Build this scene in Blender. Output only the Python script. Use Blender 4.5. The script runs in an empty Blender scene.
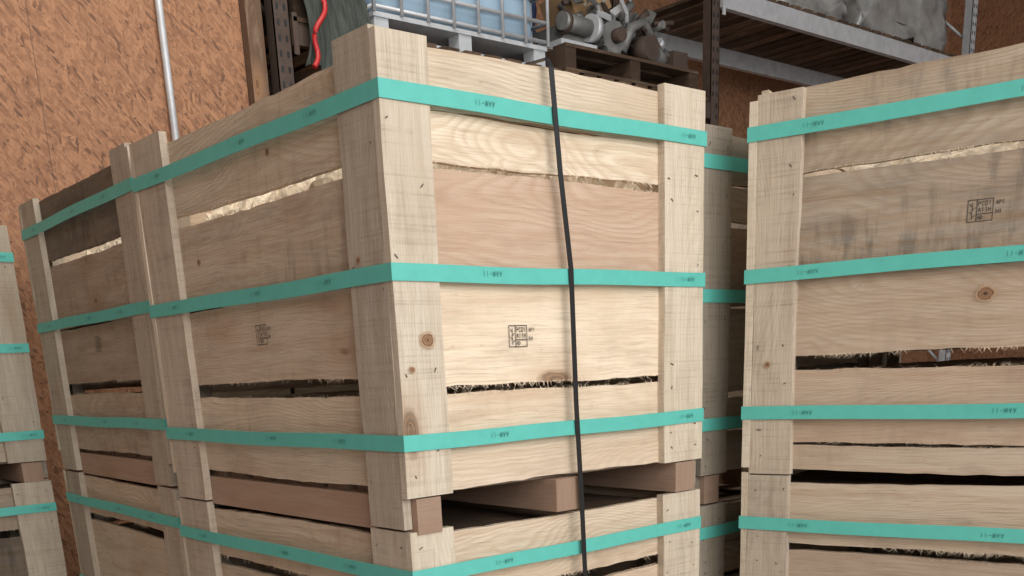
import bpy, bmesh, math, random
from mathutils import Vector, Matrix
from mathutils import noise as ns
R=random.Random(7)
SC=bpy.context.scene
SC.view_settings.view_transform='Standard'
SC.view_settings.look='None'
V=Vector
# ------------------------------------------------------------------ materials
def newmat(name):
    m=bpy.data.materials.new(name); m.use_nodes=True
    nt=m.node_tree; b=nt.nodes['Principled BSDF']; return m,nt,b
class N:
    def __init__(s,nt): s.nt=nt
    def n(s,t,**k):
        x=s.nt.nodes.new(t)
        for a,v in k.items(): setattr(x,a,v)
        return x
    def inp(s,sock,val):
        if isinstance(val,bpy.types.NodeSocket): s.nt.links.new(val,sock)
        else: sock.default_value=val
    def math(s,op,a,b=0.0,c=None,clamp=False):
        x=s.n('ShaderNodeMath',operation=op,use_clamp=clamp)
        s.inp(x.inputs[0],a); s.inp(x.inputs[1],b)
        if c is not None: s.inp(x.inputs[2],c)
        return x.outputs[0]
    def comb(s,a,b,c=0.0):
        x=s.n('ShaderNodeCombineXYZ'); s.inp(x.inputs[0],a); s.inp(x.inputs[1],b); s.inp(x.inputs[2],c); return x.outputs[0]
    def sep(s,v):
        x=s.n('ShaderNodeSeparateXYZ'); s.inp(x.inputs[0],v); return x.outputs
    def noise(s,v,scale=1,detail=2,rough=.5):
        x=s.n('ShaderNodeTexNoise'); s.inp(x.inputs['Vector'],v); x.inputs['Scale'].default_value=scale
        x.inputs['Detail'].default_value=detail; x.inputs['Roughness'].default_value=rough; return x.outputs[0]
    def mix(s,f,a,b,mode='MIX'):
        x=s.n('ShaderNodeMix',data_type='RGBA',blend_type=mode); s.inp(x.inputs[0],f)
        for i,q in ((6,a),(7,b)):
            if isinstance(q,tuple) and len(q)==3: q=q+(1,)
            s.inp(x.inputs[i],q)
        return x.outputs[2]
    def ramp(s,f,a,b,clampit=True):
        x=s.n('ShaderNodeMapRange'); s.inp(x.inputs[0],f); x.inputs[1].default_value=a; x.inputs[2].default_value=b; return x.outputs[0]
def wood(name,pale,mid,dark,red=(.47,.25,.165),grey=(.33,.295,.25),sawn=0.0,rough=.8,ringk=1.0):
    m,nt,b=newmat(name); g=N(nt)
    uv=g.n('ShaderNodeUVMap'); uv.uv_map='UVMap'
    u,v,_=g.sep(uv.outputs[0])
    at=g.n('ShaderNodeAttribute',attribute_name='tint'); tr,tg,tb=g.sep(at.outputs['Color'])
    vo=g.n('ShaderNodeTexVoronoi',feature='F1'); vo.inputs['Scale'].default_value=1
    nt.links.new(g.comb(g.math('MULTIPLY',u,1.9),g.math('MULTIPLY',v,4.6),0.),vo.inputs['Vector'])
    cr,cg,cb=g.sep(vo.outputs['Color'])
    on=g.math('GREATER_THAN',cr,.5)
    d=g.math('ADD',vo.outputs['Distance'],g.math('MULTIPLY',g.math('SUBTRACT',g.noise(g.comb(g.math('MULTIPLY',u,14.),g.math('MULTIPLY',v,30.),0.),1,2),.5),.07))
    kr=g.math('MULTIPLY_ADD',cg,.07,.0)
    dk=g.math('ADD',d,kr)
    kn=g.math('MULTIPLY',g.ramp(dk,.135,.085),on)
    bend=g.math('MULTIPLY',g.math('MULTIPLY',g.ramp(vo.outputs['Distance'],.5,0.0),on),6.)
    warp=g.noise(g.comb(g.math('MULTIPLY',u,.8),g.math('MULTIPLY',v,3.2),0.),1,1.5)
    ph=g.math('ADD',g.math('ADD',g.math('MULTIPLY',v,60.),g.math('MULTIPLY',warp,46.)),bend)
    ring=g.math('FRACT',ph)
    ring=g.math('POWER',g.math('SUBTRACT',1.0,g.math('ABSOLUTE',g.math('SUBTRACT',ring,.75))),3.0)
    fib=g.noise(g.comb(g.math('MULTIPLY',u,7.),g.math('MULTIPLY',v,260.),0.),1,3,.6)
    fib2=g.noise(g.comb(g.math('MULTIPLY',u,1.6),g.math('MULTIPLY',v,38.),0.),1,3,.6)
    big=g.noise(g.comb(g.math('MULTIPLY',u,1.8),g.math('MULTIPLY',v,5.),9.),1,3)
    big2=g.noise(g.comb(g.math('MULTIPLY',u,4.),g.math('MULTIPLY',v,14.),19.),1,4,.65)
    strk=g.noise(g.comb(g.math('MULTIPLY',u,26.),g.math('MULTIPLY',v,5.),29.),1,3,.6)
    pl=g.n('ShaderNodeTexNoise'); pl.inputs['Scale'].default_value=1; pl.inputs['Detail'].default_value=0
    nt.links.new(g.comb(g.math('MULTIPLY',u,.15),g.math('MULTIPLY',v,.4),33.),pl.inputs['Vector'])
    rk=g.ramp(pl.outputs[0],.35,.6)
    c=g.mix(g.math('MULTIPLY',ring,g.math('MULTIPLY_ADD',rk,.58*ringk,.10*ringk)),pale,mid)
    c=g.mix(g.math('MULTIPLY',g.ramp(fib2,.45,.8),.9),c,mid)
    c=g.mix(g.math('MULTIPLY',g.ramp(fib,.48,.82),.7),c,dark)
    c=g.mix(g.math('MULTIPLY',g.ramp(big,.46,.78),.75),c,mid)
    c=g.mix(g.math('MULTIPLY',g.ramp(big2,.52,.78),.5),c,(.36,.275,.20))
    c=g.mix(g.math('MULTIPLY',tg,.75),c,g.mix(.8,c,red))
    # weathering: grey patches and vertical water streaks, weighted by the board's age
    ag=g.math('MULTIPLY',tb,g.math('ADD',g.math('MULTIPLY_ADD',g.ramp(big2,.35,.65),.8,.35),g.math('MULTIPLY',g.math('MULTIPLY',g.ramp(strk,.5,.72),g.ramp(big,.42,.6)),2.0)),clamp=True)
    c=g.mix(ag,c,g.mix(g.ramp(fib2,.3,.7),grey,dark))
    sp=g.noise(g.comb(g.math('MULTIPLY',u,30.),g.math('MULTIPLY',v,60.),0.),1,4,.7)
    c=g.mix(g.math('MULTIPLY',g.ramp(sp,.62,.8),.65),c,dark)
    kc=g.mix(g.math('MULTIPLY_ADD',g.math('SINE',g.math('MULTIPLY',d,190.)),.5,.5),(.10,.05,.025),(.24,.13,.065))
    c=g.mix(g.math('MULTIPLY',g.math('MULTIPLY',g.ramp(d,.30,.1),on),.35),c,(.38,.21,.11))
    c=g.mix(g.math('MULTIPLY',kn,.8),c,kc)
    if sawn>0:
        sw=g.noise(g.comb(g.math('MULTIPLY',u,150.),g.math('MULTIPLY',v,2.),0.),1,2,.6)
        c=g.mix(g.math('MULTIPLY',g.math('MULTIPLY',g.ramp(sw,.5,.8),g.ramp(big2,.35,.6)),sawn),c,dark)
    br=g.n('ShaderNodeVectorMath',operation='SCALE'); nt.links.new(c,br.inputs[0]); nt.links.new(tr,br.inputs['Scale'])
    nt.links.new(br.outputs[0],b.inputs['Base Color'])
    b.inputs['Roughness'].default_value=rough
    b.inputs['Specular IOR Level'].default_value=.25
    bm=g.n('ShaderNodeBump'); bm.inputs['Strength'].default_value=.5; bm.inputs['Distance'].default_value=.002
    nt.links.new(g.math('ADD',fib,g.math('MULTIPLY',ring,.3)),bm.inputs['Height']); nt.links.new(bm.outputs[0],b.inputs['Normal'])
    return m
M_PL=wood('pine_plank',(.76,.635,.485),(.56,.415,.28),(.30,.205,.13))
M_PO=wood('rough_sawn_post',(.66,.57,.45),(.50,.405,.295),(.28,.21,.15),sawn=.65,ringk=.6)
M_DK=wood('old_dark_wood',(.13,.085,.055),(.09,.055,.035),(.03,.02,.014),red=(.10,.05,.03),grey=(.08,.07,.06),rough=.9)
def simple(name,col,rough=.5,metal=0.,noise=0.,scale=8,trans=0.,spec=.5):
    m,nt,b=newmat(name); g=N(nt)
    tc=g.n('ShaderNodeTexCoord')
    f=g.noise(tc.outputs['Object'],scale,4,.6)
    c=g.mix(g.math('MULTIPLY',g.ramp(f,.35,.75),noise),col,tuple(x*.35 for x in col))
    nt.links.new(c,b.inputs['Base Color']); b.inputs['Roughness'].default_value=rough; b.inputs['Metallic'].default_value=metal
    b.inputs['Transmission Weight'].default_value=trans; b.inputs['Specular IOR Level'].default_value=spec
    return m
M_TEAL=simple('teal_strap_plastic',(.11,.475,.40),.48,noise=.15,scale=25,spec=.35)
M_BLK=simple('black_strap_plastic',(.012,.012,.013),.35)
M_INK=simple('stamp_ink',(.07,.06,.05),.8,noise=.6,scale=90)
M_INK2=simple('strap_print',(.03,.17,.14),.5)
M_NAIL=simple('nail_steel',(.10,.075,.055),.6,.3)
M_GALV=simple('galvanised_steel',(.60,.61,.62),.5,.3,noise=.35,scale=14)
M_RUST=simple('rusty_steel',(.09,.06,.045),.7,.2,noise=.6,scale=14)
M_BOT=simple('tank_plastic',(.36,.50,.62),.35,noise=.2,scale=3)
M_WHT=simple('grey_plastic_foot',(.50,.52,.53),.5,noise=.3,scale=6)
M_WRAP=simple('wrap_film',(.36,.35,.33),.2,noise=.7,scale=7)
M_CARD=simple('cardboard',(.42,.26,.13),.85,noise=.3,scale=5)
M_RED=simple('red_rubber',(.45,.02,.02),.45)
M_TARP=simple('green_tarp',(.05,.06,.048),.75,noise=.6,scale=6)
M_BLU=simple('blue_bag',(.03,.05,.12),.7,noise=.6,scale=30)
M_GREY=simple('cast_metal',(.24,.235,.22),.5,.4,noise=.7,scale=12)
M_CEIL=simple('ceiling_sheet',(.30,.29,.28),.8,noise=.2,scale=1)
M_SHAV=simple('wood_shavings',(.80,.67,.50),.9,noise=.9,scale=35)
def knotmat():
    m,nt,b=newmat('knot_wood'); g=N(nt)
    uv=g.n('ShaderNodeUVMap'); uv.uv_map='UVMap'; u,v,_=g.sep(uv.outputs[0])
    r=g.math('SQRT',g.math('ADD',g.math('MULTIPLY',u,u),g.math('MULTIPLY',v,v)))
    tc=g.n('ShaderNodeTexCoord'); nz=g.noise(tc.outputs['Object'],45,3,.6)
    r=g.math('ADD',r,g.math('MULTIPLY',g.math('SUBTRACT',nz,.5),.5))
    c=g.mix(g.math('MULTIPLY_ADD',g.math('SINE',g.math('MULTIPLY',r,26.)),.5,.5),(.30,.16,.08),(.20,.10,.05))
    c=g.mix(g.ramp(r,.22,.08),c,(.05,.025,.015)); c=g.mix(g.math('MULTIPLY',g.ramp(g.math('ABSOLUTE',g.math('SUBTRACT',r,.52)),.07,.02),.8),c,(.10,.05,.03))
    c=g.mix(g.ramp(r,.55,.65),c,(.50,.33,.20))
    nt.links.new(c,b.inputs['Base Color']); b.inputs['Roughness'].default_value=.7
    nt.links.new(g.ramp(r,.95,.55),b.inputs['Alpha'])
    return m
M_KNOT=knotmat()
def osb():
    m,nt,b=newmat('osb_board'); g=N(nt)
    tc=g.n('ShaderNodeTexCoord'); x,y,z=g.sep(tc.outputs['Object'])
    p=g.math('ADD',x,y)
    layers=[]
    wob=g.math('MULTIPLY',g.noise(tc.outputs['Object'],9,2),2.)
    for i,(a,sc) in enumerate(((.25,1.),(-.7,1.15),(1.5,.9),(2.3,1.05))):
        ca,sa=math.cos(a),math.sin(a)
        uu=g.math('ADD',g.math('MULTIPLY',p,ca*sc),g.math('MULTIPLY',z,sa*sc)); vv=g.math('SUBTRACT',g.math('MULTIPLY',z,ca*sc),g.math('MULTIPLY',p,sa*sc))
        vo=g.n('ShaderNodeTexVoronoi',feature='F1'); nt.links.new(g.comb(g.math('MULTIPLY',uu,24.),g.math('ADD',g.math('MULTIPLY',vv,85.),wob),float(i)*5),vo.inputs['Vector']); vo.inputs['Scale'].default_value=1
        cr,cg,_=g.sep(vo.outputs['Color']); layers.append((cr,cg))
    f=layers[0][0]
    for cr,cg in layers[1:]:
        mx=g.n('ShaderNodeMix',data_type='FLOAT'); g.inp(mx.inputs[0],g.math('GREATER_THAN',cg,.5)); g.inp(mx.inputs[2],f); g.inp(mx.inputs[3],cr); f=mx.outputs[0]
    c=g.mix(f,(.20,.088,.042),(.41,.205,.105))
    big=g.noise(tc.outputs['Object'],.9,3)
    c=g.mix(g.math('MULTIPLY',big,.35),c,(.30,.135,.068))
    fine=g.noise(tc.outputs['Object'],60,3,.7)
    c=g.mix(g.math('MULTIPLY',g.ramp(fine,.5,.75),.4),c,(.12,.058,.03))
    c=g.mix(g.math('MULTIPLY',g.ramp(f,.10,.03),.6),c,(.09,.045,.026))
    jt=g.math('ABSOLUTE',g.math('SUBTRACT',g.math('FRACT',g.math('MULTIPLY',g.math('ADD',x,.1),.8)),.5))
    c=g.mix(g.math('MULTIPLY',g.ramp(jt,.003,.001),.6),c,(.06,.03,.02))
    nt.links.new(c,b.inputs['Base Color']); b.inputs['Roughness'].default_value=.75
    return m
M_OSB=osb()
def conc():
    m,nt,b=newmat('concrete'); g=N(nt); tc=g.n('ShaderNodeTexCoord')
    f=g.noise(tc.outputs['Object'],1.5,6,.65)
    nt.links.new(g.mix(f,(.22,.21,.20),(.42,.41,.39)),b.inputs['Base Color']); b.inputs['Roughness'].default_value=.8
    return m
M_CON=conc()
# ------------------------------------------------------------------ mesh builder
class MB:
    def __init__(s,name,mats): s.name=name; s.mats=mats; s.v=[]; s.f=[]; s.uv=[]; s.mi=[]; s.t=[]; s.sm=[]
    def face(s,idx,uvs,mi,t,sm=False):
        s.f.append(idx); s.uv.append(uvs); s.mi.append(mi); s.t.append((t[0],t[1],t[2],1.0)); s.sm.append(sm)
    def plank(s,O,L,Wd,T,l,w,t,mat=0,tint=(1,0,0),n=8,jit=.0015,bow=.001,taper=0.):
        mi=mat; uo=R.uniform(0,60); vo=R.uniform(0,60); tt=tuple(tint)
        b0=len(s.v); pb=R.uniform(-1,1)*bow; p1=R.uniform(0,6); p2=R.uniform(0,6)
        for i in range(n+1):
            a=i/n; o=O+L*(l*a)+T*(pb*math.sin(a*math.pi)*2)
            j0=jit*(math.sin(a*7+p1)+R.uniform(-1,1)*.7); j1=jit*(math.sin(a*6+p2)+R.uniform(-1,1)*.7)+taper*a
            s.v+= [o+Wd*j0, o+Wd*(w+j1), o+Wd*(w+j1)+T*t, o+Wd*j0+T*t]
        pv=[0,w,w+t,2*w+t,2*w+2*t]
        for i in range(n):
            a=b0+4*i; u0=uo+l*i/n; u1=uo+l*(i+1)/n
            for k in range(4):
                k2=(k+1)%4
                s.face((a+k,a+k2,a+4+k2,a+4+k),((u0,vo+pv[k]),(u0,vo+pv[k+1]),(u1,vo+pv[k+1]),(u1,vo+pv[k])),mi,tt)
        for a in (b0,b0+4*n):
            s.face((a,a+1,a+2,a+3),((uo,vo),(uo,vo+w),(uo+t,vo+w),(uo+t,vo)),mi,(tt[0]*.8,tt[1],tt[2]))
    def box(s,lo,hi,mat=0,tint=(1,0,0)):
        lo=V(lo);hi=V(hi);d=hi-lo; ax=[V((1,0,0)),V((0,1,0)),V((0,0,1))]
        k=sorted(range(3),key=lambda i:-d[i])
        s.plank(lo,ax[k[0]],ax[k[1]],ax[k[2]],d[k[0]],d[k[1]],d[k[2]],mat,tint,n=1,jit=0,bow=0)
    def tube(s,pts,r,mat=0,seg=8,tint=(1,0,0)):
        pts=[V(p) for p in pts]; b0=len(s.v); n=len(pts)
        for i,p in enumerate(pts):
            d=(pts[min(i+1,n-1)]-pts[max(i-1,0)]).normalized()
            a=d.orthogonal().normalized() if abs(d.z)>.95 else d.cross(V((0,0,1))).normalized(); c=d.cross(a)
            for k in range(seg):
                q=2*math.pi*k/seg; s.v.append(p+a*(r*math.cos(q))+c*(r*math.sin(q)))
        for i in range(n-1):
            for k in range(seg):
                k2=(k+1)%seg; a=b0+i*seg
                s.face((a+k,a+k2,a+seg+k2,a+seg+k),((0,0),(0,.1),(.1,.1),(.1,0)),mat,tint,True)
        s.face(tuple(b0+k for k in range(seg)),tuple((0,0) for _ in range(seg)),mat,tint)
        s.face(tuple(b0+(n-1)*seg+k for k in range(seg)),tuple((0,0) for _ in range(seg)),mat,tint)
    def quad(s,p,mat,tint=(1,0,0)):
        b=len(s.v); s.v+=[V(q) for q in p]
        u=R.uniform(0,30); s.face(tuple(range(b,b+len(p))),tuple((u+.02*i,u) for i in range(len(p))),mat,tint)
    def knot(s,P,U,W2,ru,rw,mat):
        b=len(s.v); n=20; uv=[]
        for k in range(n):
            a=2*math.pi*k/n; s.v.append(P+U*(ru*math.cos(a))+W2*(rw*math.sin(a))); uv.append((math.cos(a),math.sin(a)))
        s.face(tuple(range(b,b+n)),tuple(uv),mat,(1,0,0))
    def build(s,loc=(0,0,0),rot=0,parent=None):
        me=bpy.data.meshes.new(s.name); me.from_pydata([tuple(v) for v in s.v],[],s.f)
        me.uv_layers.new(name='UVMap'); me.color_attributes.new('tint','FLOAT_COLOR','CORNER')
        uvs=[];cs=[]
        for k in range(len(s.f)):
            for j in range(len(s.f[k])):
                uvs+=list(s.uv[k][j]); cs+=list(s.t[k])
        me.uv_layers['UVMap'].data.foreach_set('uv',uvs)
        me.color_attributes['tint'].data.foreach_set('color',cs)
        me.polygons.foreach_set('material_index',s.mi); me.polygons.foreach_set('use_smooth',s.sm)
        for m in s.mats: me.materials.append(m)
        bm=bmesh.new(); bm.from_mesh(me); bmesh.ops.recalc_face_normals(bm,faces=bm.faces); bm.to_mesh(me); bm.free()
        o=bpy.data.objects.new(s.name,me); bpy.context.collection.objects.link(o)
        o.location=loc; o.rotation_euler=(0,0,rot)
        if parent: o.parent=parent
        return o
X=V((1,0,0));Y=V((0,1,0));Z=V((0,0,1))
GLY={'I':[((.5,0),(.5,1))],'A':[((0,0),(.5,1)),((.5,1),(1,0)),((.2,.4),(.8,.4))],'M':[((0,0),(.1,1)),((.1,1),(.5,.2)),((.5,.2),(.9,1)),((.9,1),(1,0))],
     'V':[((0,1),(.5,0)),((.5,0),(1,1))],'-':[((.1,.5),(.9,.5))],'P':[((0,0),(0,1)),((0,1),(.8,.9)),((.8,.9),(.8,.55)),((.8,.55),(0,.5))],
     'C':[((.9,.9),(.3,1)),((.3,1),(0,.5)),((0,.5),(.3,0)),((.3,0),(.9,.1))],'1':[((.5,0),(.5,1)),((.5,1),(.25,.8))],'0':[((0,0),(0,1)),((0,1),(.8,1)),((.8,1),(.8,0)),((.8,0),(0,0))],
     'D':[((0,0),(0,1)),((0,1),(.8,.6)),((.8,.6),(.8,.35)),((.8,.35),(0,0))],'H':[((0,0),(0,1)),((.8,0),(.8,1)),((0,.5),(.8,.5))],' ':[]}
def stroke(mb,P,U,W2,a,b,th,mat):
    a=V((a[0],a[1]));b=V((b[0],b[1]));d=(b-a)
    if d.length<1e-6:return
    d.normalize();n=V((-d.y,d.x))*th/2
    q=[a+n-d*th*.4,b+n+d*th*.4,b-n+d*th*.4,a-n-d*th*.4]
    mb.quad([P+U*t.x+W2*t.y for t in q],mat)
def text(mb,P,U,W2,s,h,th,mat,adv=.8):
    x=0
    for ch in s:
        for a,b in GLY[ch]: stroke(mb,P,U,W2,(x+a[0]*h*.6,a[1]*h),(x+b[0]*h*.6,b[1]*h),th,mat)
        x+=h*adv
def stamp(mb,P,U,mat,s=.060):
    W2=Z
    for a,b in (((0,0),(s,0)),((s,0),(s,s*.85)),((s,s*.85),(0,s*.85)),((0,s*.85),(0,0)),((s*.36,0),(s*.36,s*.85)),((s*.36,s*.28),(s,s*.28))):
        stroke(mb,P,U,W2,a,b,.0019,mat)
    for k in range(4): stroke(mb,P,U,W2,(s*.18,s*(.15+.15*k)),(s*(.07 if k%2 else .29),s*(.25+.15*k)),.0017,mat)
    stroke(mb,P,U,W2,(s*.18,s*.1),(s*.18,s*.75),.0017,mat)
    text(mb,P+U*s*.42+W2*s*.60,U,W2,'PC01',s*.17,.0014,mat)
    text(mb,P+U*s*.42+W2*s*.36,U,W2,'A11H',s*.17,.0014,mat)
    text(mb,P+U*s*.42+W2*s*.07,U,W2,'HD',s*.15,.0014,mat)
    text(mb,P+U*s*1.12+W2*s*.60,U,W2,'AP1',s*.15,.0012,mat)
    text(mb,P+U*s*1.12+W2*s*.25,U,W2,'DH',s*.15,.0012,mat)
# ------------------------------------------------------------------ crate
W0,D0=1.10,1.364
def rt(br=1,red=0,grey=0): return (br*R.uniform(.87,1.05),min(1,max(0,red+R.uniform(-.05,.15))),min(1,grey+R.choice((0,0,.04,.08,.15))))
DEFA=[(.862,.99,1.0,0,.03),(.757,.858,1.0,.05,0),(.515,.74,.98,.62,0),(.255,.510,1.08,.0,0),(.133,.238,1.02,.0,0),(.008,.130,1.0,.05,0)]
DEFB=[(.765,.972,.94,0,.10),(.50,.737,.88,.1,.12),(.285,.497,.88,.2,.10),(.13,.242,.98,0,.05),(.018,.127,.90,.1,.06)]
def heap(w,d,h,seed):
    bm=bmesh.new(); bmesh.ops.create_grid(bm,x_segments=60,y_segments=60,size=.5)
    for v in bm.verts:
        x,y=v.co.x,v.co.y; e=max(abs(x),abs(y))*2
        q=V((x*w*9,y*d*9,seed)); n=ns.noise(q)*.05+ns.noise(q*3)*.035+R.uniform(-.016,.016)
        v.co=V(((x+.5)*w,(y+.5)*d,h*(1-.22*e**2)+n))
    return bm
def crate(loc,rot=0,A=DEFA,B=DEFB,pA=(.135,.17),pB=(.15,.205),zlo=0.,straps=(.884,.514,.133),fw=W0,fd=D0,pbot=-.075,skid=True,stA=None,stB=None,br=1.,sag=0.,black=False,fringe=True,swid=.038,shade_lid=False,fill=0,knA=(),knB=(),ztop={}):
    mb=MB('wooden_crate',[M_PL,M_PO,M_NAIL,M_INK,M_DK,M_KNOT])
    t=.024
    faces=[('A',V((0,0,0)),X,-Y,fw,A,pA),('B',V((0,0,0)),Y,-X,fd,B,pB),('C',V((0,fd,0)),X,Y,fw,A,pA),('D',V((fw,0,0)),Y,X,fd,B,pB)]
    for nm,O,U,Nn,Lf,pl,pw in faces:
        In=-Nn; side=nm in 'BD'
        e=t if side else 0.
        zb=pbot if side else zlo+.003
        for k,(u0,u1) in enumerate(((e,e+pw[0]),(Lf-e-pw[1],Lf-e))):
            zt=1.0+R.uniform(-.004,.012)+ztop.get((nm,k),0)
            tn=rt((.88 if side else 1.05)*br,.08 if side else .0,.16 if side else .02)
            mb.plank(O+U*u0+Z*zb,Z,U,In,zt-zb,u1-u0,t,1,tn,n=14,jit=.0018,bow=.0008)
            for (z0,z1,*_) in pl:
                for zz in ([z0+.03,z1-.03] if z1-z0>.08 else [(z0+z1)/2]):
                    for uu in (u0+.022,u1-.028):
                        if R.random()<.5: continue
                        c=O+U*(uu+R.uniform(-.01,.01))+Z*(zz+R.uniform(-.015,.015))-In*.0024
                        a=R.uniform(0,3); dx=U*math.cos(a)+Z*math.sin(a); dz=Z*math.cos(a)-U*math.sin(a)
                        l=R.uniform(.002,.007); h=.0014; mb.quad([c-dx*l-dz*h,c+dx*l-dz*h,c+dx*l+dz*h,c-dx*l+dz*h],2)
        for i,(z0,z1,b,rd,gy) in enumerate(pl):
            m0=t if not side else 2*t
            tl=R.uniform(-.006,.006)*(0 if z1-z0<.1 else 1)
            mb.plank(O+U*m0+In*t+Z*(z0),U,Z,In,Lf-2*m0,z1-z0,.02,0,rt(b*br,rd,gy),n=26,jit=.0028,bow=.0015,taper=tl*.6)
            if fringe and nm in 'AB' and i+1<len(pl):
                gap = z0-pl[i+1][1]
                if gap>.008:
                    cl=[R.uniform(.16,Lf-.2) for _ in range(14)]
                    for q in range(330):
                        uu=R.choice(cl)+R.gauss(0,.035); up=R.random()<.5
                        if uu<.15 or uu>Lf-.18: continue
                        zz=(z0+.003) if not up else (z0-gap-.003)
                        dz=-R.uniform(.003,min(.018,gap*1.0)) if not up else R.uniform(.003,min(.013,gap))
                        dd=R.uniform(-.025,.025); c=O+U*uu+In*(t+R.uniform(-.002,.002))+Z*zz
                        ww=R.uniform(.0005,.0014)
                        mb.quad([c-U*ww,c+U*ww,c+U*(dd+ww*.4)+Z*dz-In*R.uniform(0,.008)],0,(1.15*b*br,0,0))
    for x in (2*t+.02,fw-2*t-.07):
        for y in (2*t+.02,fd-2*t-.07): mb.box((x,y,.02),(x+.05,y+.05,.96),1,(.8,.1,0))
    for k in range(9):
        y=.06+k*(fd-.2)/8.; mb.box((.05,y,.0),(fw-.05,y+.10,.016),0,rt(.6,.4,.2))
    if shade_lid:  # dark boards added so the openings between the skids read as deep shade
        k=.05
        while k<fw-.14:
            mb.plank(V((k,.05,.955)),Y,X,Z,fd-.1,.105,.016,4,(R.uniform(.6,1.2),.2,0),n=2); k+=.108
    if skid:
        for x0,x1 in ((.002+t,.10),(.492,.585),(fw-.115,fw-t-.002)):
            mb.box((x0,.004,-.088),(x1,fd-.004,-.001),0,(.70,1.0,.0))
    for s in (stA or ()): stamp(mb,V((s[0],t-.004,s[1])),X,3)
    for s in (stB or ()): stamp(mb,V((t-.004,s[0],s[1])),-Y,3)
    for (u,z,ru,rw,dep) in knA: mb.knot(V((u,dep,z)),X,Z,ru,rw,5)
    for (u,z,ru,rw,dep) in knB: mb.knot(V((dep,u,z)),Y,Z,ru,rw,5)
    ob=mb.build(loc,rot)
    if fill:  # pale shavings added and sloped to catch overhead light behind the plank gaps
        bm=heap(fw-.13,fd-.13,fill,R.uniform(0,50)); me=bpy.data.meshes.new('wood_shavings'); bm.to_mesh(me); bm.free(); me.materials.append(M_SHAV)
        h=bpy.data.objects.new('wood_shavings',me); bpy.context.collection.objects.link(h); h.parent=ob; h.location=(.065,.065,0)
    for i,zs in enumerate(straps):
        sb=MB('strap_%d'%(i+1),[M_TEAL,M_INK2]); h=swid; off=.004
        c=[(-off,-off),(fw+off,-off),(fw+off,fd+off),(-off,fd+off)]; path=[]
        for k in range(4):
            a=V(c[k]+(0,));b=V(c[(k+1)%4]+(0,)); nrm=(b-a).normalized().cross(Z)
            for j in range(12):
                q=j/12.; w=math.sin(q*math.pi)
                path.append((a.lerp(b,q)+nrm*(.0025*w), -.006*w*sag+.002*math.sin(q*9+i*2+k)*w, .10*math.sin(q*5+k+i)*w))
        n=len(path); b0=len(sb.v)
        cen=V((fw/2,fd/2,0))
        for p,dz,tw in path:
            o=(p-cen).normalized()*.0022
            z=zs+dz
            tv=(p-cen).normalized()*(.006*tw)
            for q in (p+Z*(z+h/2)+tv,p+Z*(z-h/2)-tv,p+Z*(z-h/2)-tv-o,p+Z*(z+h/2)+tv-o): sb.v.append(q)
        for k in range(n):
            a=b0+4*k; b=b0+4*((k+1)%n)
            for m in range(4):
                m2=(m+1)%4; sb.face((a+m,a+m2,b+m2,b+m),((0,0),)*4,0,(1,0,0))
        for uu in (.24,.97):
            text(sb,V((uu+.08,-off-.0042,zs+.006)),-X,-Z,'AAM-II',.011,.0012,1,.95)
        for uu in (.30,.66,1.2):
            text(sb,V((-off-.0042,uu-.05,zs+.006)),Y,-Z,'AAM-II',.011,.0012,1,.95)
        sb.build(parent=ob)
    if black:
        sb=MB('black_strap',[M_BLK]); pts=[(.58,-1.1),(.58,-.28),(.572,-.05),(.56,.20),(.553,.53),(.523,.76),(.502,.985)]
        P=[V((x,-.012,z)) for x,z in pts]+[V((.50,.0,1.006)),V((.50,.05,1.008)),V((.49,fd-.02,1.008)),V((.49,fd+.012,1.0)),V((.49,fd+.012,-1.1))]
        b0=len(sb.v)
        for p in P:
            sb.v+=[p-X*.008,p+X*.008]
        for k in range(len(P)-1):
            a=b0+2*k; sb.face((a,a+1,a+3,a+2),((0,0),)*4,0,(1,0,0))
        o=sb.build(parent=ob); s=o.modifiers.new('solid','SOLIDIFY'); s.thickness=.0022
    return ob
LOWB=[(.835,.99,.90,.1,.10),(.50,.80,.90,.1,.10),(.285,.497,.95,.1,0),(.13,.24,1,0,0),(.02,.127,.95,.1,0)]
LOWA=[(.82,.99,.98,.05,0),(.515,.79,.97,.25,0),(.255,.51,1,.1,0),(.133,.238,.98,.05,0),(.008,.13,.97,.05,0)]
T_=.024-.0025
crate((0,0,1.2),0,stA=[(.36,.345)],stB=[(.71,.385)],black=True,sag=.3,fill=.90,
      knA=[(.085,.365,.028,.024,-.0035),(.035,.30,.012,.010,-.0035)],knB=[(.55,.85,.012,.012,T_),(1.02,.63,.014,.011,T_),(.13,.55,.012,.010,-.0035)])
crate((0.005,0.01,.108),0,A=LOWA,B=LOWB,straps=(.898,.514,.133),shade_lid=True)
LB=[(.765,.985,.38,.25,.7),(.50,.74,.74,.2,.22),(.285,.497,.72,.2,.22),(.13,.242,.86,.1,.1),(.018,.127,.82,.1,.1)]
ra=math.radians(-2.78)
crate((.04,1.47,1.22),ra,B=LB,stB=[(.69,.40)],straps=(.888,.517,.136),fill=.90,br=.95)
crate((.045,1.475,.128),ra,B=LOWB,straps=(.89,.514,.133),shade_lid=True,br=.95)
DA=[(.80,.99,.75,.2,.1),(.515,.76,.40,.3,.6),(.255,.51,.6,.3,.3),(.133,.238,.8,.1,0),(.008,.13,.8,.1,0)]
crate((-.98,3.0,1.17),0,A=DA,straps=(.87,.495,.12),fw=1.08,fd=.5,br=.75)
crate((-.98,3.0,.078),0,A=DA,fw=1.08,fd=.5,br=.75,shade_lid=True)
RB=[(.775,.985,.80,.15,.22),(.50,.757,.78,.1,.42),(.29,.497,.84,.3,.12),(.045,.248,.82,.5,.08),(-.035,.036,.86,.3,.08)]
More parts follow.
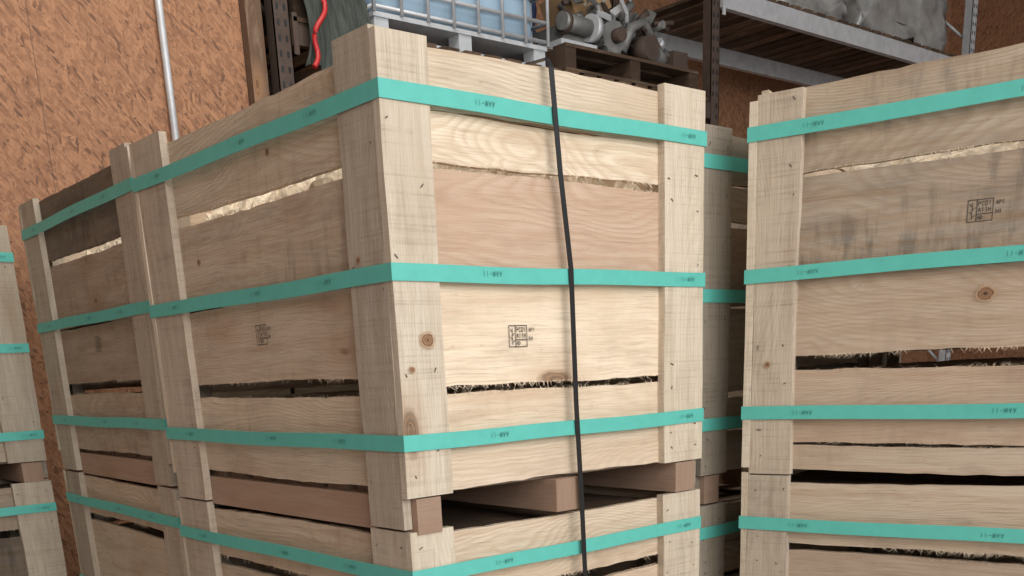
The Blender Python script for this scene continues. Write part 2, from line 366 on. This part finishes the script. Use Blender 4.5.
RL=[(.80,.985,.80,.25,.12),(.50,.775,.74,.5,.1),(.285,.497,.9,.2,0),(.13,.24,.95,.1,0),(.02,.127,.9,.1,0)]
rr=math.radians(13.85)
crate((1.500,-1.421,1.2),rr,B=RB,pbot=-.045,zlo=-.03,skid=False,stB=[(.775,.60)],pB=(.15,.125),fill=.88,br=.97,ztop={('B',1):-.018,('C',0):-.03},
      knB=[(.715,.425,.034,.026,T_),(1.29,.27,.014,.012,-.0035),(.95,.13,.012,.010,T_),(.62,.90,.018,.014,T_)])
crate((1.500,-1.421,.148),rr,B=RL,straps=(.858,.5,.13),pB=(.15,.125),shade_lid=True,br=.97)
crate((1.17,.06,1.135),math.radians(1),straps=(.91,.54,.16),br=.5,fw=1.08)  # tint darkened: shade of the narrow gap is put into the board colour
crate((1.17,.06,.044),math.radians(1),straps=(.91,.54,.16),br=.5,fw=1.08,shade_lid=True,pbot=-.04)  # lower crate, same gap shade in its tint
# ------------------------------------------------------------------ room
def slab(name,lo,hi,mat):
    mb=MB(name,[mat]); mb.box(lo,hi,0); return mb.build()
slab('floor',(-7,-8,-.1),(12,5.2,0),M_CON)
slab('wall_back',(-7,5.1,0),(12,5.25,6.6),M_OSB)
slab('wall_partition',(-7,3.56,0),(1.63,3.66,6.5),M_OSB)
slab('wall_left',(-7.1,-8,0),(-7,5.25,6.6),M_OSB)
slab('wall_right',(12,-8,0),(12.1,5.25,6.6),M_OSB)
slab('ceiling',(-7,-2.5,6.5),(12,5.2,6.6),M_CEIL)
mb=MB('timber_column',[M_DK]); mb.plank(V((1.635,3.50,0)),Z,X,Y,6.5,.09,.18,0,(1.3,.4,0),n=6); mb.build()
mb=MB('conduit_pipe',[M_GALV]); mb.tube([(1.17,3.53,0),(1.17,3.53,6.5)],.019,0,12)
for z in (1.2,2.6,3.9,5.2): mb.box((1.14,3.525,z),(1.20,3.56,z+.03),0)
mb.build()
# ------------------------------------------------------------------ rack
mb=MB('pallet_rack',[M_GALV,M_RUST,M_DK,M_BLK])
FY,RY=3.5,4.5
for x,mt in ((1.845,1),(5.53,1),(9.45,0)):
    for y in (FY,RY):
        mb.box((x-.05,y,0),(x+.05,y+.006,5.6),mt)
        mb.box((x-.05,y,0),(x-.044,y+.08,5.6),mt); mb.box((x+.044,y,0),(x+.05,y+.08,5.6),mt)
        for k in range(70):
            z=.3+k*.075
            for dx in (-.022,.022): mb.box((x+dx-.007,y-.002,z),(x+dx+.007,y+.001,z+.03),3)
        mb.box((x-.08,y-.03,0),(x+.08,y+.11,.012),mt)
    for k in range(5):
        z=.3+k*1.0; mb.tube([(x,FY+.05,z),(x,RY+.03,z+.9)],.014,mt,6)
def beam(x0,x1,y,z,mt=0,h=.11):
    mb.box((x0,y-.02,z-h),(x1,y+.03,z),mt)
    for xx in (x0-.002,x1-.028): mb.box((xx,y-.03,z-h-.05),(xx+.03,y-.021,z+.04),mt)
SHB=3.325; SHR=4.10
for y in (FY,RY):
    beam(1.895,5.48,y,SHB,1); beam(5.58,9.4,y,SHR,0,.13); beam(1.895,5.48,y,1.6,1); beam(5.58,9.4,y,1.9,0)
for x0,x1,z in ((1.90,5.46,SHB),(5.6,9.38,SHR)):
    k=x0
    while k<x1-.12:
        mb.plank(V((k,FY-.03,z)),Y,X,Z,RY-FY+.06,.12,.022,2,(R.uniform(.6,1.6),.2,0),n=2); k+=.17
mb.build()
def pallet_mesh(mb,ox,oy,oz,dims,br):
    w,d,h=dims; O=V((ox,oy,oz))
    for x in (0,w/2-.05,w-.1): mb.box(O+V((x,.005,.018)),O+V((x+.1,d-.005,h-.02)),0,(br*.9,.2,0))
    n=6
    for k in range(n):
        y=k*(d-.12)/(n-1); mb.plank(O+V((0,y,h-.02)),X,Y,Z,w,.12,.02,0,(br*R.uniform(.9,1.4),.2,0),n=4)
    for y in (0,d/2-.06,d-.12): mb.plank(O+V((0,y,0)),X,Y,Z,w,.12,.018,0,(br,.2,0),n=4)
def tote(loc):
    mb=MB('intermediate_bulk_tank',[M_GALV,M_BOT,M_WHT,M_BLK]); w,d=1.36,1.0
    for x in (.06,w/2,w-.06):
        for y in (.06,d/2,d-.06): mb.box((x-.05,y-.05,.012),(x+.05,y+.05,.10),2)
    for x in (.01,w/2-.05,w-.11): mb.box((x,0,0),(x+.1,d,.012),0)
    for y in (.01,d-.11): mb.box((0,y,.0),(w,y+.1,.013),0)
    mb.box((0,0,.10),(w,d,.125),0)
    def ring(z,ins,rad):
        pts=[]
        for cx,cy,a0 in ((w-ins-rad,d-ins-rad,0),(ins+rad,d-ins-rad,90),(ins+rad,ins+rad,180),(w-ins-rad,ins+rad,270)):
            for k in range(6):
                a=math.radians(a0+k*18); pts.append(V((cx+rad*math.cos(a),cy+rad*math.sin(a),z)))
        return pts
    prof=[(.13,.10,.1),(.15,.05,.1),(.22,.035,.12),(.38,.035,.12),(.40,.05,.12),(.42,.035,.12),(.62,.035,.12),(.64,.05,.12),(.66,.035,.12),(.92,.035,.12),(1.02,.06,.12),(1.06,.14,.12)]
    b0=len(mb.v)
    for p in prof: mb.v+=ring(*p)
    n=24
    for i in range(len(prof)-1):
        for k in range(n):
            a=b0+i*n; k2=(k+1)%n; mb.face((a+k,a+k2,a+n+k2,a+n+k),((0,0),)*4,1,(1,0,0),True)
    mb.face(tuple(b0+k for k in range(n)),((0,0),)*n,1,(1,0,0)); mb.face(tuple(b0+(len(prof)-1)*n+k for k in range(n)),((0,0),)*n,1,(1,0,0))
    for z in (.15,.26,.42,.60,.78,.96,1.08):
        mb.tube([(0,0,z),(w,0,z),(w,d,z),(0,d,z),(0,0,z)],.012,0)
    for k in range(8):
        x=k*w/7.
        for y in (-.012,d+.012): mb.tube([(x,y,.12),(x,y,1.08)],.011,0)
    for k in range(1,6):
        y=k*d/6.
        for x in (-.012,w+.012): mb.tube([(x,y,.12),(x,y,1.08)],.011,0)
    mb.tube([(w/2,d/2,1.05),(w/2,d/2,1.12)],.09,3,16)
    return mb.build(loc)
SH=SHB+.024
tote((2.46,3.52,SH))
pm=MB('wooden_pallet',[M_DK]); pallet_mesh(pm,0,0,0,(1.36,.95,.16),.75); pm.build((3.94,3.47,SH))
pm=MB('dark_backing_pallets',[M_DK])  # invented dark pallets, backing for the shadowed end of the shelf
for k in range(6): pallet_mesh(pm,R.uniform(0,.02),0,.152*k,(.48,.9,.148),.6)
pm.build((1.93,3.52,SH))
bm=bmesh.new(); bmesh.ops.create_grid(bm,x_segments=50,y_segments=40,size=.5)
for v in bm.verts:
    x,y=v.co.x+.5,v.co.y+.5
    fo=.020*math.sin(x*26+2*math.sin(y*4))+.012*math.sin(x*61+y*7)
    v.co=V((x*.44+.03*math.sin(y*5),-.045-abs(fo)-.02*ns.noise(V((x*4,y*4,3))),y*.62-.13*x+.03*math.sin(x*9)*(1-y)))
me=bpy.data.meshes.new('hanging_tarp'); bm.to_mesh(me); bm.free(); me.materials.append(M_TARP)
for p in me.polygons: p.use_smooth=True
o=bpy.data.objects.new('hanging_tarp',me); bpy.context.collection.objects.link(o); o.location=(1.92,3.47,3.10)
mb=MB('rubber_hose',[M_RED]); pts=[]
for k in range(30):
    a=k/29.; pts.append((1.93+.10*a+.02*math.sin(a*9),3.36-.012*math.cos(a*9),3.08+.34*a))
mb.tube(pts,.014,0,8); mb.build()
def lump(name,mat,loc,size,seed,amp=.15):
    bm=bmesh.new(); bmesh.ops.create_cube(bm,size=1); bmesh.ops.subdivide_edges(bm,edges=bm.edges[:],cuts=11,use_grid_fill=True)
    for v in bm.verts:
        p=v.co.copy(); q=p.normalized()*.5*(1.15); c=p.lerp(q,.15)
        n=ns.noise_vector(c*3.1+V((seed,seed*2,0)))*amp*.6+ns.noise_vector(c*11+V((0,seed,0)))*amp*.45
        c=c+n*.5; c.z=max(c.z,-.5)
        v.co=V((c.x*size[0],c.y*size[1],(c.z+.5)*size[2]))
    me=bpy.data.meshes.new(name); bm.to_mesh(me); bm.free(); me.materials.append(mat)
    for p in me.polygons: p.use_smooth=True
    o=bpy.data.objects.new(name,me); bpy.context.collection.objects.link(o); o.location=loc; return o
mb=MB('machine_part_pile',[M_GREY,M_CARD,M_GALV,M_RUST])
def cyl(c,ax,r,l,m,seg=20):
    c=V(c);ax=V(ax).normalized(); mb.tube([c-ax*l/2,c+ax*l/2],r,m,seg)
z0=0.
mb.box((.04,.07,z0),(.38,.47,z0+.05),2)
mb.box((.10,.12,z0+.05),(.32,.42,z0+.16),0)
cyl((.20,.08,z0+.15),(1,.1,0),.055,.32,0); cyl((.34,.08,z0+.15),(1,.1,0),.085,.05,2); cyl((.08,.08,z0+.15),(1,.1,0),.07,.03,3)
cyl((.53,.10,z0+.12),(.1,1,0),.10,.12,0); cyl((.53,.02,z0+.12),(.1,1,0),.045,.10,3)
for k in range(12):
    a=k*math.pi/6; mb.box((.53+.10*math.cos(a)-.015,.05,z0+.12+.10*math.sin(a)-.015),(.53+.10*math.cos(a)+.015,.15,z0+.12+.10*math.sin(a)+.015),0)
mb.tube([(.62,.07,z0+.04),(.70,.05,z0+.20),(.84,.07,z0+.26),(1.02,.07,z0+.08)],.036,0,10)
cyl((.84,.06,z0+.085),(0,1,0),.08,.16,3); cyl((1.06,.12,z0+.07),(1,.5,0),.06,.28,0)
mb.box((1.14,.04,z0),(1.30,.22,z0+.12),3)
mb.plank(V((.43,.27,z0+.20)),V((.85,0,.52)).normalized(),V((-.5,0,.86)),Y,.36,.24,.3,1,(1,0,0),n=1,jit=0)
mb.box((.38,.22,z0),(1.15,.72,z0+.20),3)
mb.box((.80,.26,z0+.2),(1.1,.6,z0+.38),0)
for k in range(60):
    a=V((R.uniform(.25,1.2),R.uniform(.05,.5),R.uniform(.1,.42))); a.z=max(.13,a.z*(1.25-abs(a.x-.65)))
    dr=V((R.uniform(-1,1),R.uniform(-.4,.4),R.uniform(-.6,.6))).normalized()
    l=R.uniform(.06,.18); q=R.random()
    if q<.55: cyl(a,dr,R.uniform(.012,.04),l*(.4 if q<.2 else 1),R.choice((0,0,0,3,2)),14)
    else: mb.plank(a-dr*l/2,dr,dr.orthogonal().normalized(),dr.cross(dr.orthogonal()).normalized(),l,R.uniform(.03,.07),R.uniform(.008,.03),R.choice((0,0,3,2)),(1,0,0),n=1,jit=0)
mb.build((3.96,3.5,SH+.166))
lump('mesh_bag',M_BLU,(4.12,4.25,SH+.164),(.30,.3,.6),3)
s2=SHR+.024
lump('film_wrapped_bundle',M_WRAP,(7.0,4.0,s2),(.9,.7,.45),5,.35)
lump('film_wrapped_bundle',M_WRAP,(8.4,4.0,s2),(1.4,.8,.95),9,.35)
mb=MB('stacked_lumber',[M_PL])
for k in range(14):
    for j in range(4):
        mb.plank(V((5.65+R.uniform(0,.1),3.55+j*.22,1.925+k*.062)),X,Y,Z,3.4,.2,.05,0,(R.uniform(.35,.75),.8,0),n=2)
mb.build()
# ------------------------------------------------------------------ light
w=bpy.data.worlds.new('overcast_sky'); SC.world=w; w.use_nodes=True
bg=w.node_tree.nodes['Background']; bg.inputs[0].default_value=(.91,.95,1,1); bg.inputs[1].default_value=1.05
def area(name,loc,tgt,sx,sy,e,col=(1,1,1)):
    l=bpy.data.lights.new(name,'AREA'); l.shape='RECTANGLE'; l.size=sx; l.size_y=sy; l.energy=e; l.color=col
    o=bpy.data.objects.new(name,l); bpy.context.collection.objects.link(o); o.location=loc
    o.rotation_euler=(V(tgt)-V(loc)).to_track_quat('-Z','Y').to_euler(); return o
area('doorway_daylight',(-1.0,-7.0,4.0),(0.8,0,1.6),6,4,510,(1,.985,.96))
area('overhead_fill',(.6,1.2,6.3),(.5,.8,1.6),3,2,210,(1,.97,.92))  # added fill from above, brightens the crate tops and the shavings inside
# ------------------------------------------------------------------ camera
yaw,pit,rol=.8689,-.2987,-.0447
f=V((math.cos(pit)*math.cos(yaw),math.cos(pit)*math.sin(yaw),math.sin(pit))); r=V((math.sin(yaw),-math.cos(yaw),0)); u=r.cross(f)
r2=r*math.cos(rol)+u*math.sin(rol); u2=r2.cross(f)
cd=bpy.data.cameras.new('camera'); co=bpy.data.objects.new('camera',cd); bpy.context.collection.objects.link(co); SC.camera=co
co.matrix_world=Matrix(((r2.x,u2.x,-f.x,-1.4398),(r2.y,u2.y,-f.y,-2.0583),(r2.z,u2.z,-f.z,1.5019),(0,0,0,1)))
cd.sensor_width=36; cd.lens=36*1030/1024; cd.shift_y=394/1024; cd.clip_start=.05
